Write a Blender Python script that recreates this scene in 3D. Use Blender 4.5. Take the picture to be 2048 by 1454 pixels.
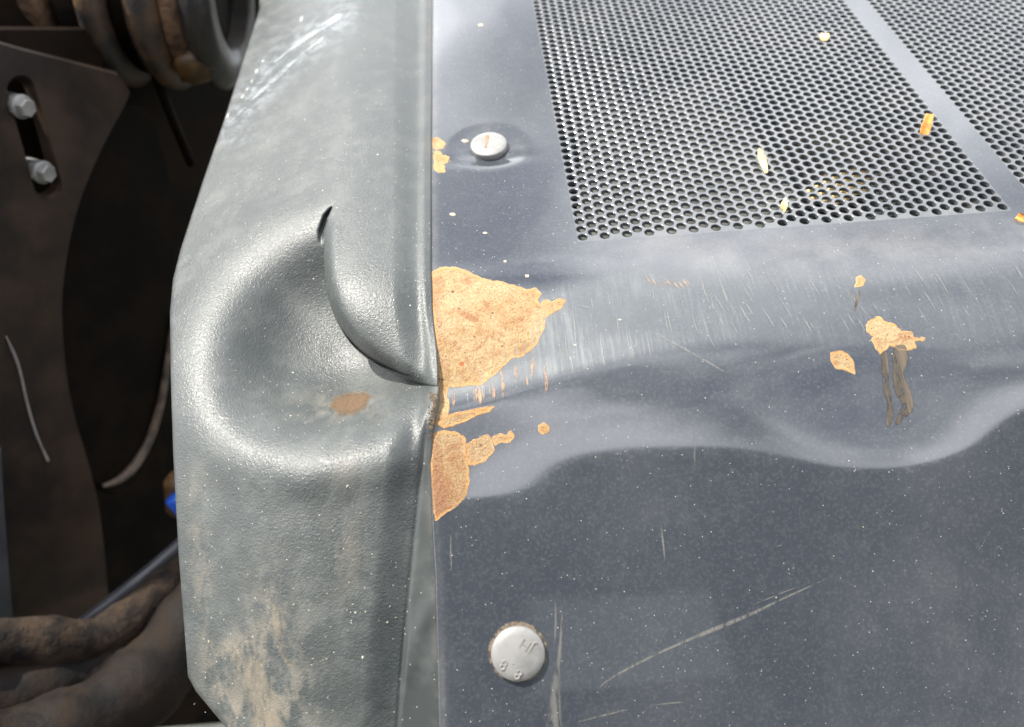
import bpy, bmesh, math, random
import numpy as np
from mathutils import Vector, Matrix
from mathutils.geometry import delaunay_2d_cdt

for o in list(bpy.data.objects):
    bpy.data.objects.remove(o)
scene = bpy.context.scene
COL = scene.collection
rng = np.random.default_rng(7)
random.seed(7)

# ------------------------------------------------------------------ camera
# The machine frame: x right along the vent rows, y away along the seam, z up
# from the flat top of the cover. The eye is its origin, 0.25 m above the top.
F, CX, CY, W, H = 1600.0, 1024.0, 727.0, 2048, 1454
EYE = 0.25
_Y = np.array([870 - CX, CY + 1025, F]); _Y /= np.linalg.norm(_Y)
_p = np.array([1586 - CX, CY - 442, F]); _t = np.array([1, 0.0725, 0])
_X = _t - (_Y @ _t) / (_Y @ _p) * _p; _X /= np.linalg.norm(_X)
_Z = np.cross(_X, _Y)
if _Z[1] < 0: _Z = -_Z
RC = np.array([_X, _Y, _Z])                       # machine = RC @ (right, up, forward)
TILT = math.radians(20)
M = Matrix.Translation((0, 0, 1.25)) @ Matrix.Rotation(TILT, 4, 'X')

cam = bpy.data.cameras.new('camera')
cam.sensor_width = 36.0
cam.lens = 36.0 * F / W
cam.clip_start = 0.01
cam.clip_end = 5000
cam.dof.use_dof = True
cam.dof.focus_distance = 0.37
cam.dof.aperture_fstop = 7.5
camo = bpy.data.objects.new('camera', cam)
COL.objects.link(camo)
_r, _u, _b = RC[:, 0], RC[:, 1], -RC[:, 2]
camo.matrix_world = M @ Matrix(((_r[0], _u[0], _b[0], 0), (_r[1], _u[1], _b[1], 0),
                                (_r[2], _u[2], _b[2], 0), (0, 0, 0, 1)))
scene.camera = camo

# ------------------------------------------------------------------ light
SUN = (M.to_3x3() @ Vector((-0.46, 0.27, 0.845))).normalized()
sl = bpy.data.lights.new('sun', 'SUN')
sl.energy = 4.7
sl.angle = math.radians(1.2)
sl.color = (1.0, 0.95, 0.86)
so = bpy.data.objects.new('sun', sl)
COL.objects.link(so)
so.rotation_euler = SUN.to_track_quat('Z', 'Y').to_euler()
so.location = (-2, 2, 5)

world = bpy.data.worlds.new('World')
scene.world = world
world.use_nodes = True
wt = world.node_tree
wt.nodes.clear()
def wn(t, **k):
    n = wt.nodes.new(t)
    for a, b in k.items(): setattr(n, a, b)
    return n
sky = wn('ShaderNodeTexSky', sky_type='NISHITA', sun_disc=False)
sky.sun_elevation = math.asin(SUN.z)
sky.sun_rotation = math.atan2(SUN.x, SUN.y)
bg = wn('ShaderNodeBackground'); bg.inputs[1].default_value = 0.09
wt.links.new(sky.outputs[0], bg.inputs[0])
tc = wn('ShaderNodeTexCoord')
cn = wn('ShaderNodeTexNoise'); cn.inputs['Scale'].default_value = 2.1
cn.inputs['Detail'].default_value = 7; cn.inputs['Roughness'].default_value = 0.55
cn.inputs['Distortion'].default_value = 0.4
wt.links.new(tc.outputs['Generated'], cn.inputs['Vector'])
cr = wn('ShaderNodeValToRGB')
cr.color_ramp.elements[0].position = 0.36; cr.color_ramp.elements[1].position = 0.55
wt.links.new(cn.outputs[0], cr.inputs[0])
cb = wn('ShaderNodeBackground'); cb.inputs[0].default_value = (0.95, 0.96, 1.0, 1); cb.inputs[1].default_value = 1.7
cs = wn('ShaderNodeTexNoise'); cs.inputs['Scale'].default_value = 4.2; cs.inputs['Detail'].default_value = 4
wt.links.new(tc.outputs['Generated'], cs.inputs['Vector'])
cm = wn('ShaderNodeMapRange'); cm.inputs['From Min'].default_value = .36; cm.inputs['From Max'].default_value = .62
cm.inputs['To Min'].default_value = .75; cm.inputs['To Max'].default_value = 2.5      # grey bases, bright tops
wt.links.new(cs.outputs[0], cm.inputs['Value']); wt.links.new(cm.outputs[0], cb.inputs[1])
mx = wn('ShaderNodeMixShader')
wt.links.new(cr.outputs[0], mx.inputs[0]); wt.links.new(bg.outputs[0], mx.inputs[1]); wt.links.new(cb.outputs[0], mx.inputs[2])
wo = wn('ShaderNodeOutputWorld')
wt.links.new(mx.outputs[0], wo.inputs[0])

scene.cycles.max_bounces = 6
scene.cycles.diffuse_bounces = 2
scene.cycles.glossy_bounces = 3
scene.cycles.transparent_max_bounces = 8
scene.view_settings.view_transform = 'Standard'
scene.view_settings.look = 'None'
scene.view_settings.exposure = 0.9
scene.view_settings.gamma = 1.0
scene.view_settings.use_curve_mapping = False

# ------------------------------------------------------------------ geometry helpers
def rays(uv):
    uv = np.atleast_2d(np.asarray(uv, float))
    c = np.stack([uv[:, 0] - CX, CY - uv[:, 1], np.full(len(uv), F)], 1)
    r = c @ RC.T
    return r / np.linalg.norm(r, axis=1)[:, None]
def proj(P):
    c = np.asarray(P) @ RC
    return np.stack([CX + F * c[:, 0] / c[:, 2], CY - F * c[:, 1] / c[:, 2]], 1)
def sstep(x):
    x = np.clip(x, 0, 1)
    return x * x * (3 - 2 * x)
def gauss(x): return np.exp(-x * x)

# side profile of the cover: flat top, rounded bend, sloping end face
_gy = np.linspace(-0.6, 1.6, 4401)
_ang = np.radians(37) * sstep((0.303 - _gy) / 0.135) + np.radians(9) * sstep((0.17 - _gy) / 0.2)
_gz = np.zeros_like(_gy)
_sl = np.tan(_ang)
_cum = np.concatenate([[0], np.cumsum((_sl[1:] + _sl[:-1]) / 2 * np.diff(_gy))])
_gz = _cum - _cum[-1] - EYE
def g(y): return np.interp(y, _gy, _gz)

def polydist(uv, pts):
    """distance to a polyline, and the signed side (left of travel > 0)"""
    pts = np.asarray(pts, float)
    best = np.full(len(uv), 1e9); par = np.zeros(len(uv)); side = np.zeros(len(uv))
    L = 0.0
    for a, b in zip(pts[:-1], pts[1:]):
        d = b - a; l = np.hypot(*d)
        t = np.clip(((uv - a) @ d) / (l * l), 0, 1)
        q = uv - (a + t[:, None] * d)
        dd = np.hypot(q[:, 0], q[:, 1])
        m = dd < best
        best[m] = dd[m]; par[m] = (L + t * l)[m]
        side[m] = (d[0] * (uv - a)[:, 1] - d[1] * (uv - a)[:, 0])[m]
        L += l
    return best, par, np.sign(side)
def inside(uv, poly):
    poly = np.asarray(poly, float)
    x, y = uv[:, 0], uv[:, 1]
    c = np.zeros(len(uv), bool)
    n = len(poly)
    for i in range(n):
        x1, y1 = poly[i]; x2, y2 = poly[(i + 1) % n]
        if y1 == y2: continue
        k = ((y1 > y) != (y2 > y)) & (x < (x2 - x1) * (y - y1) / (y2 - y1) + x1)
        c ^= k
    return c

# dents of the painted panel (metres, added to the profile)
CREASE_P = [(850, 845), (930, 822), (1000, 800), (1130, 762), (1230, 735), (1320, 712), (1430, 690)]
BOLT_UP = (977, 291)
def panel_h(x, y):
    x = np.asarray(x, float); y = np.asarray(y, float)
    uv = proj(np.stack([x, y, g(y)], 1))
    u, v = uv[:, 0], uv[:, 1]
    d, par, side = polydist(uv, CREASE_P)
    fade = sstep((1480 - u) / 560)
    above = side < 0
    h = np.where(above, -0.0036 * sstep(d / 70) * np.exp(-(d / 190) ** 2), 0.0) * fade
    h += 0.0005 * gauss(d / 30) * sstep((1450 - u) / 350)
    h -= 0.0028 * gauss(np.hypot((u - 1740) / 170, (v - 790) / 115))
    h -= 0.0040 * sstep((u - 1800) / 330) * sstep((v - 740) / 240)
    h += 0.0026 * gauss((u - 870) / 210) * sstep((v - 850) / 190)
    h += 0.0016 * gauss(np.hypot((u - 1960) / 190, (v - 960) / 110))
    h -= 0.0007 * gauss(np.hypot((u - 1150) / 330, (v - 960) / 85))
    h += 0.0006 * np.sin(u / 205 + 1.2) * np.sin(v / 170 + .6) * sstep((v - 800) / 250)
    h *= sstep((0.3030 - y) / 0.035)                # the vents' frame stays flat
    # dimple round the upper bolt, slotted towards the viewer
    bx, by = 0.0026, 0.3935
    r = np.hypot(x - bx, (y - by))
    h -= 0.0011 * sstep((0.0250 - r) / 0.018)
    h -= 0.0014 * gauss(np.hypot((x - bx) / .016, (y - by + .012) / .005))
    # gentle waviness of the old sheet
    h += 0.00022 * np.sin(x * 61 + 1) * np.sin(y * 47 + .4) * sstep((.040 - x) / .02) * sstep((y - .306) / .02)
    return h

def solve_h(uv, h):
    """where each pixel ray meets the surface z = g(y) + h, h given per ray"""
    r = rays(uv)
    lo = np.full(len(r), 0.08); hi = np.full(len(r), 3.0)
    for _ in range(40):
        m = (lo + hi) / 2
        up = r[:, 2] * m - g(r[:, 1] * m) - h > 0
        lo = np.where(up, m, lo); hi = np.where(up, hi, m)
    return r * ((lo + hi) / 2)[:, None]
def on_panel(uv):
    uv = np.atleast_2d(np.asarray(uv, float))
    P = solve_h(uv, np.zeros(len(uv)))
    for _ in range(3):
        P = solve_h(uv, panel_h(P[:, 0], P[:, 1]))
    return P
def panel_normal(P):
    e = 0.0008
    def z(x, y): return g(y) + panel_h(x, y)
    x, y = P[:, 0], P[:, 1]
    dx = (z(x + e, y) - z(x - e, y)) / (2 * e); dy = (z(x, y + e) - z(x, y - e)) / (2 * e)
    n = np.stack([-dx, -dy, np.ones_like(dx)], 1)
    return n / np.linalg.norm(n, axis=1)[:, None]

# ---- moulded corner cover: height over the profile, sculpted with its dent
def itp(v, xs, ys): return np.interp(v, xs, ys)
_DV = np.arange(-700.0, 2300.0, 2.0)
_CACHE = {}
def its(v, xs, ys, w=90):
    """like itp, its corners rounded over about w pixels"""
    key = (tuple(xs), tuple(ys), w)
    if key not in _CACHE:
        k = int(w / 2) // 2 * 2 + 1
        t = np.interp(_DV, xs, ys)
        for _ in range(3):
            t = np.convolve(np.pad(t, k // 2, mode='edge'), np.ones(k) / k, 'valid')
        _CACHE[key] = t
    return np.interp(v, _DV, _CACHE[key])
def edge_left(v): return itp(v, [-420, 0, 120, 234, 360, 495, 555, 620, 750, 900, 1100, 1345, 1375, 1454, 1800],
                             [655, 526, 488, 452, 408, 364, 349, 343, 345, 350, 361, 380, 396, 462, 700])
SEAM = np.array([(-450, 868), (0, 866), (300, 863), (540, 862), (620, 865), (700, 874), (770, 878), (815, 875), (860, 866),
                 (920, 862), (1050, 867), (1150, 873), (1300, 877), (1454, 881), (1900, 893)], float)
def seam_u(v): return itp(v, SEAM[:, 0], SEAM[:, 1])
OUTLINE = [(702, 384), (640, 418), (560, 462), (485, 520), (430, 590), (402, 670), (398, 760), (420, 835),
           (475, 885), (560, 908), (650, 908), (735, 893), (800, 868), (846, 830), (882, 780)]
FOLD = [(704, 300), (700, 350), (690, 392), (668, 408), (655, 436), (648, 480), (647, 530), (652, 580), (664, 625), (685, 665),
        (715, 700), (750, 724), (790, 745), (832, 762), (884, 774)]
FOLD_RIGHT = FOLD + [(1000, 774), (1000, 300)]
def smooth_poly(pts, it=3):
    p = np.asarray(pts, float)
    for _ in range(it):
        q = np.empty((2 * len(p), 2)); q[0::2] = p
        q[1::2][:-1] = (p[1:] + p[:-1]) / 2; q = q[:-1]
        r = q.copy(); r[1:-1] = (q[:-2] + 2 * q[1:-1] + q[2:]) / 4
        p = r
    return p
OUT_S = smooth_poly(OUTLINE, 2)
FOLD_S = smooth_poly(FOLD, 3)
def cover_plain(u, v):
    uL = its(v, [-420, 0, 234, 495, 620, 750, 900, 1100, 1345, 1800], [655, 526, 452, 364, 343, 345, 350, 361, 380, 430])
    uR = its(v, [-420, 0, 400, 520, 700, 900, 1100, 1454, 1900], [686, 684, 690, 684, 650, 570, 545, 545, 560])
    drop = its(v, [-420, 0, 300, 600, 900, 1200, 1454, 1900], [20, 24, 31, 33, 31, 30, 30, 30])
    w = its(v, [-420, 0, 380, 600, 900, 1900], [.10, .10, .10, .16, .30, .32])
    q = (uR - u) / (uR - uL)
    sp = w * np.log1p(np.exp(np.clip(q / w, -40, 40)))
    top = its(v, [-420, 700, 900, 1900], [6.0, 6.5, 9.0, 9.0])
    top = top + 3.0 * np.tanh((820 - u) / 140) * sstep((830 - v) / 260)
    h = top - drop * sp
    us = seam_u(v)
    k = sstep((v - 740) / 150)
    up = -4.2 * sstep((u - (us - 78)) / 52) + 1.1 * gauss((u - (us - 14)) / 9)
    ue = its(v, [760, 850, 1000, 1300, 1454, 1900], [868, 852, 836, 806, 795, 770], 40)
    lowS = -8.2 * sstep((u - (ue - 75)) / 75) - 0.9 * gauss((u - ue) / 5)
    d2 = ((u - 868) * .93 + (v - 1190) * .33)
    lowS += 1.6 * gauss((d2 + 4) / 20) * sstep((v - 1150) / 120) * sstep((u - ue) / 12) * sstep((1480 - v) / 100)
    h += up * (1 - k) + lowS * k
    return h
# depth of the dent in millimetres at points of the photograph, joined by a thin-plate surface
_out = np.asarray(OUTLINE[1:-1], float)
_cen = np.array((640.0, 690.0))
_dirn = _out - _cen; _dirn /= np.hypot(_dirn[:, 0], _dirn[:, 1])[:, None]
_ctl = [(u, v, -1.6) for u, v in _out + _dirn * 12] + [(u, v, -1.8) for u, v in _out + _dirn * 52] + [(u, v, 0.0) for u, v in _out + _dirn * 120]
_ctl += [(702, 384, 0), (760, 330, 0), (680, 330, 0), (610, 380, 0), (885, 790, 0), (900, 860, 0), (860, 880, 0)]
_ctl += [(450, 680, 5), (450, 760, 6), (500, 600, 8), (500, 680, 15), (500, 760, 17), (500, 820, 11),
         (570, 520, 7), (570, 600, 20), (570, 680, 27), (570, 760, 30), (570, 820, 22), (570, 860, 9),
         (630, 470, 4), (640, 540, 17), (640, 620, 29), (640, 700, 35), (640, 770, 36), (640, 820, 26), (640, 860, 11),
         (700, 450, 6), (700, 560, 22), (710, 650, 33), (710, 720, 39), (710, 780, 36), (710, 820, 25), (710, 856, 9),
         (780, 500, 12), (780, 650, 30), (780, 740, 33), (780, 780, 27), (780, 820, 13), (830, 740, 22), (830, 780, 13), (850, 640, 22), (870, 560, 14), (870, 760, 8)]
_ctl = np.array(_ctl, float)
def _tps(d2): return np.where(d2 > 0, .5 * d2 * np.log(np.maximum(d2, 1e-12)), 0.0)
_q = _ctl[:, :2] / 100
_n = len(_q)
_A = np.zeros((_n + 3, _n + 3))
_A[:_n, :_n] = _tps(((_q[:, None] - _q[None]) ** 2).sum(2)) + np.eye(_n) * 0.25
_A[:_n, _n] = 1; _A[:_n, _n + 1:] = _q
_A[_n:, :_n] = _A[:_n, _n:].T
_w = np.linalg.solve(_A, np.concatenate([_ctl[:, 2], [0, 0, 0]]))
def cover_dent(uv):
    D = np.zeros(len(uv))
    near = (uv[:, 0] > 240) & (uv[:, 1] > 200) & (uv[:, 1] < 1120)
    x = uv[near] / 100
    acc = _w[_n] + x @ _w[_n + 1:]
    for k in range(_n):
        acc = acc + _w[k] * _tps(((x - _q[k]) ** 2).sum(1))
    D[near] = acc * 1.10
    d, _, _ = polydist(uv, OUT_S)
    poly = list(map(tuple, OUT_S)) + [(1000, 775), (1000, 384)]
    ins = inside(uv, poly)
    right = inside(uv, FOLD_RIGHT)
    D = D * np.where(ins, 1, sstep((150 - d) / 110))
    D *= sstep((uv[:, 1] - 372) / 60) * sstep((905 - uv[:, 0]) / 60)
    D = np.where(right, np.maximum(D, 0) * sstep((uv[:, 1] - 392) / 50), D)
    return D, 0.0, right
SLIT = [(672, 410), (652, 434), (643, 462), (642, 496)]
def cover_h(uv):
    u, v = uv[:, 0], uv[:, 1]
    D, b, right = cover_dent(uv)
    h = cover_plain(u, v) - D + b
    ds, sp_, _ = polydist(uv, SLIT)
    h -= 3.4 * gauss(ds / 4.5) * sstep(sp_ / 20) * sstep((92 - sp_) / 45) * (~right | (v > 440))
    # soft fold running down from the end of the flap, and the low spot with mud
    dd, par, _ = polydist(uv, [(868, 790), (850, 840), (838, 900), (826, 990)])
    h += 2.6 * gauss(dd / 15) * sstep((1010 - v) / 160)
    h -= 1.8 * gauss(np.hypot((u - 703) / 45, (v - 806) / 24))
    return h / 1000
def flap_h(uv):
    u, v = uv[:, 0], uv[:, 1]
    D, b, right = cover_dent(uv)
    d, _, _ = polydist(uv, FOLD_S)
    low = sstep((v - 520) / 240)
    h = cover_plain(u, v) - D * (0.42 * np.exp(-d / 13) + 0.24 * low)
    h -= 0.10 * (1 - sstep((v - 372) / 40))
    h += 0.9 * gauss((d - 16) / 14) * sstep((v - 400) / 60) * sstep((740 - v) / 60)
    return h / 1000
def on_cover(uv):
    uv = np.atleast_2d(np.asarray(uv, float))
    return solve_h(uv, cover_h(uv))

# ------------------------------------------------------------------ object helpers
def mesh_obj(name, V, Fc, mat, parent=None, base=(0, 0, 0), smooth=True, attrs=None):
    V = np.asarray(V, float) - np.asarray(base, float)
    me = bpy.data.meshes.new(name)
    me.from_pydata(V.tolist(), [], [tuple(int(i) for i in f) for f in Fc])
    if attrs:
        for k, a in attrs.items():
            at = me.attributes.new(k, 'FLOAT', 'POINT')
            at.data.foreach_set('value', np.asarray(a, np.float32))
    me.polygons.foreach_set('use_smooth', [smooth] * len(me.polygons))
    me.update()
    me.materials.append(mat)
    o = bpy.data.objects.new(name, me)
    COL.objects.link(o)
    if parent is not None:
        o.parent = parent
    return o
BASE = {}
def thing(name, label, cat, base=(0, 0, 0), group=None):
    o = bpy.data.objects.new(name, None)
    COL.objects.link(o)
    o.empty_display_size = 0.02
    o.matrix_world = M @ Matrix.Translation(Vector([float(c) for c in base]))
    o['label'] = label; o['category'] = cat
    if group: o['group'] = group
    BASE[o.name] = np.asarray(base, float)
    return o
def part(name, V, Fc, mat, root, smooth=True, attrs=None, parent=None):
    return mesh_obj(name, V, Fc, mat, parent or root, BASE[root.name], smooth, attrs)
def grid_faces(nr, nc, off=0):
    r = np.arange(nr - 1)[:, None]; c = np.arange(nc - 1)[None, :]
    a = (r * nc + c).ravel() + off
    return np.stack([a, a + 1, a + nc + 1, a + nc], 1)
def frame(n, x=(1, 0, 0)):
    n = np.asarray(n, float) / np.linalg.norm(n)
    x = np.asarray(x, float); x = x - n * (x @ n); x /= np.linalg.norm(x)
    return np.stack([x, np.cross(n, x), n], 1)          # columns
def lathe(profile, seg=48, jitter=0):
    V, Fc = [], []
    for r, z in profile:
        for k in range(seg):
            a = 2 * math.pi * k / seg
            V.append((r * math.cos(a), r * math.sin(a), z))
    n = len(profile)
    for i in range(n - 1):
        for k in range(seg):
            k2 = (k + 1) % seg
            Fc.append((i * seg + k, i * seg + k2, (i + 1) * seg + k2, (i + 1) * seg + k))
    Fc.append(tuple(range(seg))[::-1]); Fc.append(tuple((n - 1) * seg + k for k in range(seg)))
    return np.array(V), Fc
def tube(pts, rad, seg=14, close=True):
    pts = np.asarray(pts, float); n = len(pts)
    rad = np.broadcast_to(np.asarray(rad, float), (n,))
    T = np.gradient(pts, axis=0); T /= np.linalg.norm(T, axis=1)[:, None]
    ref = np.array([0.13, 0.21, 0.97])
    V, Fc = [], []
    for i in range(n):
        a = np.cross(T[i], ref); a /= np.linalg.norm(a); b = np.cross(T[i], a)
        for k in range(seg):
            t = 2 * math.pi * k / seg
            V.append(pts[i] + rad[i] * (a * math.cos(t) + b * math.sin(t)))
    for i in range(n - 1):
        for k in range(seg):
            k2 = (k + 1) % seg
            Fc.append((i * seg + k, (i + 1) * seg + k, (i + 1) * seg + k2, i * seg + k2))
    if close:
        Fc.append(tuple(range(seg))); Fc.append(tuple((n - 1) * seg + k for k in range(seg))[::-1])
    return np.array(V), Fc
def chaikin(pts, it=3):
    p = np.asarray(pts, float)
    for _ in range(it):
        q = [p[0]]
        for a, b in zip(p[:-1], p[1:]):
            q += [a * .75 + b * .25, a * .25 + b * .75]
        q.append(p[-1]); p = np.array(q)
    return p

# ------------------------------------------------------------------ materials
def material(name):
    m = bpy.data.materials.new(name)
    m.use_nodes = True
    nt = m.node_tree
    return m, nt, nt.nodes['Principled BSDF']
class NT:
    def __init__(s, nt): s.nt = nt
    def n(s, t, **k):
        x = s.nt.nodes.new(t)
        for a, b in k.items(): setattr(x, a, b)
        return x
    def link(s, a, b): s.nt.links.new(a, b)
    def coord(s, scale=(1, 1, 1), rot=(0, 0, 0)):
        c = s.n('ShaderNodeTexCoord'); m = s.n('ShaderNodeMapping')
        m.inputs['Scale'].default_value = scale; m.inputs['Rotation'].default_value = rot
        s.link(c.outputs['Object'], m.inputs['Vector']); return m.outputs[0]
    def noise(s, scale, detail=3, rough=.55, vec=None, dist=0):
        x = s.n('ShaderNodeTexNoise')
        x.inputs['Scale'].default_value = scale; x.inputs['Detail'].default_value = detail
        x.inputs['Roughness'].default_value = rough; x.inputs['Distortion'].default_value = dist
        s.link(vec if vec is not None else s.coord(), x.inputs['Vector']); return x.outputs[0]
    def vor(s, scale, vec=None, out='Distance', feature='F1'):
        x = s.n('ShaderNodeTexVoronoi', feature=feature); x.inputs['Scale'].default_value = scale
        s.link(vec if vec is not None else s.coord(), x.inputs['Vector']); return x
    def ramp(s, val, a, b, inv=False, smooth=True):
        x = s.n('ShaderNodeMapRange'); x.interpolation_type = 'SMOOTHSTEP' if smooth else 'LINEAR'
        x.inputs['From Min'].default_value = a; x.inputs['From Max'].default_value = b
        if inv: x.inputs['To Min'].default_value = 1; x.inputs['To Max'].default_value = 0
        s.link(val, x.inputs['Value']); return x.outputs[0]
    def math(s, op, a, b=None):
        x = s.n('ShaderNodeMath', operation=op)
        for i, q in enumerate((a, b)):
            if q is None: continue
            if isinstance(q, (int, float)): x.inputs[i].default_value = q
            else: s.link(q, x.inputs[i])
        return x.outputs[0]
    def mix(s, f, a, b):
        x = s.n('ShaderNodeMix', data_type='RGBA')
        for sock, q in ((x.inputs[0], f), (x.inputs[6], a), (x.inputs[7], b)):
            if isinstance(q, (int, float)): sock.default_value = q
            elif isinstance(q, tuple): sock.default_value = q + (1,) if len(q) == 3 else q
            else: s.link(q, sock)
        return x.outputs[2]
    def attr(s, name):
        x = s.n('ShaderNodeAttribute'); x.attribute_name = name; return x.outputs['Fac']
    def bump(s, h, strength, dist, prev=None):
        x = s.n('ShaderNodeBump'); x.inputs['Strength'].default_value = strength; x.inputs['Distance'].default_value = dist
        s.link(h, x.inputs['Height'])
        if prev is not None: s.link(prev, x.inputs['Normal'])
        return x.outputs[0]

def specks(t, scale, size, keep, vec=None):
    """sparse little dots: cells of a voronoi, some of them kept"""
    v = t.vor(scale, vec)
    near = t.ramp(v.outputs['Distance'], size * .6, size, inv=True)
    sep = t.n('ShaderNodeSeparateColor'); t.link(v.outputs['Color'], sep.inputs[0])
    k = t.math('GREATER_THAN', sep.outputs[0], 1 - keep)
    return t.math('MULTIPLY', near, k)

def paint_material():
    m, nt, b = material('slate_grey_gloss_paint')
    t = NT(nt)
    dust = t.ramp(t.noise(9, 3, .6), .38, .72)
    fine = t.ramp(t.noise(160, 3, .65), .46, .74)
    film = t.math('ADD', t.math('MULTIPLY', dust, .05), t.math('MULTIPLY', fine, .025))
    film = t.math('ADD', film, t.math('MULTIPLY', t.ramp(t.noise(700, 2, .6), .45, .75), .06))
    attr_d = t.attr('dust')
    film = t.math('ADD', film, t.math('MULTIPLY', attr_d, t.math('ADD', t.math('MULTIPLY', t.ramp(t.noise(38, 3, .65), .3, .7), .22), .08)))
    sp1 = specks(t, 520, .15, .09)
    sp2 = specks(t, 230, .075, .06)
    sp = t.math('MAXIMUM', sp1, t.math('MULTIPLY', sp2, .8))
    sc = t.attr('scuff')
    str1 = t.ramp(t.noise(1, 2, .7, t.coord((620, 26, 26), (0, 0, .10))), .46, .66)
    str2 = t.ramp(t.noise(1, 2, .6, t.coord((1500, 60, 60), (0, 0, .42))), .52, .68)
    streak = t.math('MULTIPLY', t.math('MULTIPLY', sc, t.ramp(t.noise(32, 2, .6), .38, .62)), t.math('MAXIMUM', str1, t.math('MULTIPLY', str2, .8)))
    col = t.mix(t.math('MINIMUM', film, 1.0), (.036, .042, .053), (.37, .36, .335))
    col = t.mix(t.math('MULTIPLY', sc, .22), col, (.22, .24, .24))
    col = t.mix(t.math('MULTIPLY', streak, .10), col, (.40, .42, .41))
    col = t.mix(t.math('MULTIPLY', sp, .5), col, (.55, .54, .50))
    t.link(col, b.inputs['Base Color'])
    ro = t.math('ADD', .055, t.math('MULTIPLY', film, .42))
    ro = t.math('ADD', ro, t.math('MULTIPLY', sc, .26))
    ro = t.math('ADD', ro, t.math('MULTIPLY', streak, .12))
    ro = t.math('ADD', ro, t.math('MULTIPLY', sp, .4))
    t.link(t.math('MINIMUM', ro, .8), b.inputs['Roughness'])
    t.link(t.bump(t.noise(120, 1, .5), .02, .0003), b.inputs['Normal'])
    b.inputs['IOR'].default_value = 1.65
    return m
def plastic_material():
    m, nt, b = material('grey_grained_plastic')
    t = NT(nt)
    smooth = t.attr('smooth_zone')
    grain_amt = t.math('SUBTRACT', 1.0, smooth)
    gr = t.noise(860, 1.3, .5, dist=1.0)
    gr = t.math('MULTIPLY', gr, t.math('ADD', .12, t.math('MULTIPLY', grain_amt, .88)))
    fade = t.ramp(t.noise(14, 3, .6), .35, .7)
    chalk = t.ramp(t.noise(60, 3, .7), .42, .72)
    col = t.mix(t.math('MULTIPLY', fade, .5), (.043, .0495, .049), (.060, .0665, .0635))
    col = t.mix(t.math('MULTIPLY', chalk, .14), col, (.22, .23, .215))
    mud = t.attr('mud')
    mk = t.math('MULTIPLY', mud, t.ramp(t.noise(85, 3, .75, t.coord((1.3, .7, .7))), .40, .62))
    col = t.mix(t.math('MULTIPLY', mk, .32), col, (.40, .33, .24))
    sp = t.math('MAXIMUM', specks(t, 210, .10, .07), t.math('MULTIPLY', specks(t, 640, .19, .08), .8))
    col = t.mix(t.math('MULTIPLY', sp, .8), col, (.66, .62, .50))
    rub = t.attr('rub')
    rk = t.math('MULTIPLY', rub, t.ramp(t.noise(120, 3, .75, dist=.8), .40, .68))
    col = t.mix(t.math('MULTIPLY', rk, .22), col, (.48, .54, .62))
    t.link(col, b.inputs['Base Color'])
    ro = t.math('ADD', .435, t.math('MULTIPLY', chalk, .10))
    ro = t.math('ADD', ro, t.math('MULTIPLY', mk, .3))
    t.link(ro, b.inputs['Roughness'])
    t.link(t.bump(gr, .60, .00050), b.inputs['Normal'])
    b.inputs['IOR'].default_value = 1.58
    return m
def rust_material():
    m, nt, b = material('bare_rusting_metal')
    t = NT(nt)
    e = t.attr('edge')
    n1 = t.ramp(t.noise(260, 4, .7), .36, .66)
    n2 = t.ramp(t.noise(800, 3, .75), .42, .66)
    n3 = t.ramp(t.noise(46, 5, .65), .40, .62)
    n4 = t.ramp(t.noise(75, 6, .7, dist=.6), .54, .68)
    col = t.mix(n1, (.30, .215, .105), (.245, .14, .058))
    col = t.mix(t.math('MULTIPLY', n3, .6), col, (.365, .285, .165))
    col = t.mix(t.math('MULTIPLY', n2, .38), col, (.22, .105, .045))
    col = t.mix(t.math('MULTIPLY', n4, .60), col, (.20, .07, .026))
    pits = t.math('MAXIMUM', specks(t, 330, .26, .10), specks(t, 800, .32, .20))
    col = t.mix(t.math('MULTIPLY', pits, .75), col, (.13, .045, .028))
    col = t.mix(t.math('MULTIPLY', specks(t, 120, .17, .13), .85), col, (.27, .07, .018))
    col = t.mix(t.math('MULTIPLY', specks(t, 230, .24, .14), .8), col, (.09, .028, .02))
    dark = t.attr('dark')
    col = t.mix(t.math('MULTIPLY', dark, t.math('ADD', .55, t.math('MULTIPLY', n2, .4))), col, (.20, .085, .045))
    rim = t.math('MULTIPLY', t.ramp(e, .5, 6.5, inv=True), t.ramp(t.noise(60, 4, .6), .3, .6))
    col = t.mix(t.math('MULTIPLY', rim, .8), col, (.44, .23, .08))
    t.link(col, b.inputs['Base Color'])
    b.inputs['Roughness'].default_value = .72
    b.inputs['Specular IOR Level'].default_value = .35
    h = t.math('SUBTRACT', t.math('ADD', n2, t.math('MULTIPLY', n1, .6)), pits)
    t.link(t.bump(h, .5, .0005), b.inputs['Normal'])
    return m
def scrape_material(name, c1, c2, alpha=.8, stretch=(500, 22, 22), rough=.5):
    m, nt, b = material(name)
    t = NT(nt)
    s = t.ramp(t.noise(1, 4, .7, t.coord(stretch)), .38, .62)
    f = t.ramp(t.noise(260, 4, .7), .35, .65)
    col = t.mix(t.math('MAXIMUM', t.math('MULTIPLY', s, .8), t.math('MULTIPLY', f, .4)), c1, c2)
    t.link(col, b.inputs['Base Color'])
    b.inputs['Roughness'].default_value = rough
    e = t.attr('edge')
    a = t.math('MULTIPLY', t.ramp(e, 0.0, 1.0), t.ramp(t.math('ADD', s, t.math('MULTIPLY', f, .7)), .05, .9))
    t.link(t.math('MULTIPLY', a, alpha), b.inputs['Alpha'])
    t.link(t.bump(s, .3, .0003), b.inputs['Normal'])
    return m
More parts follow.
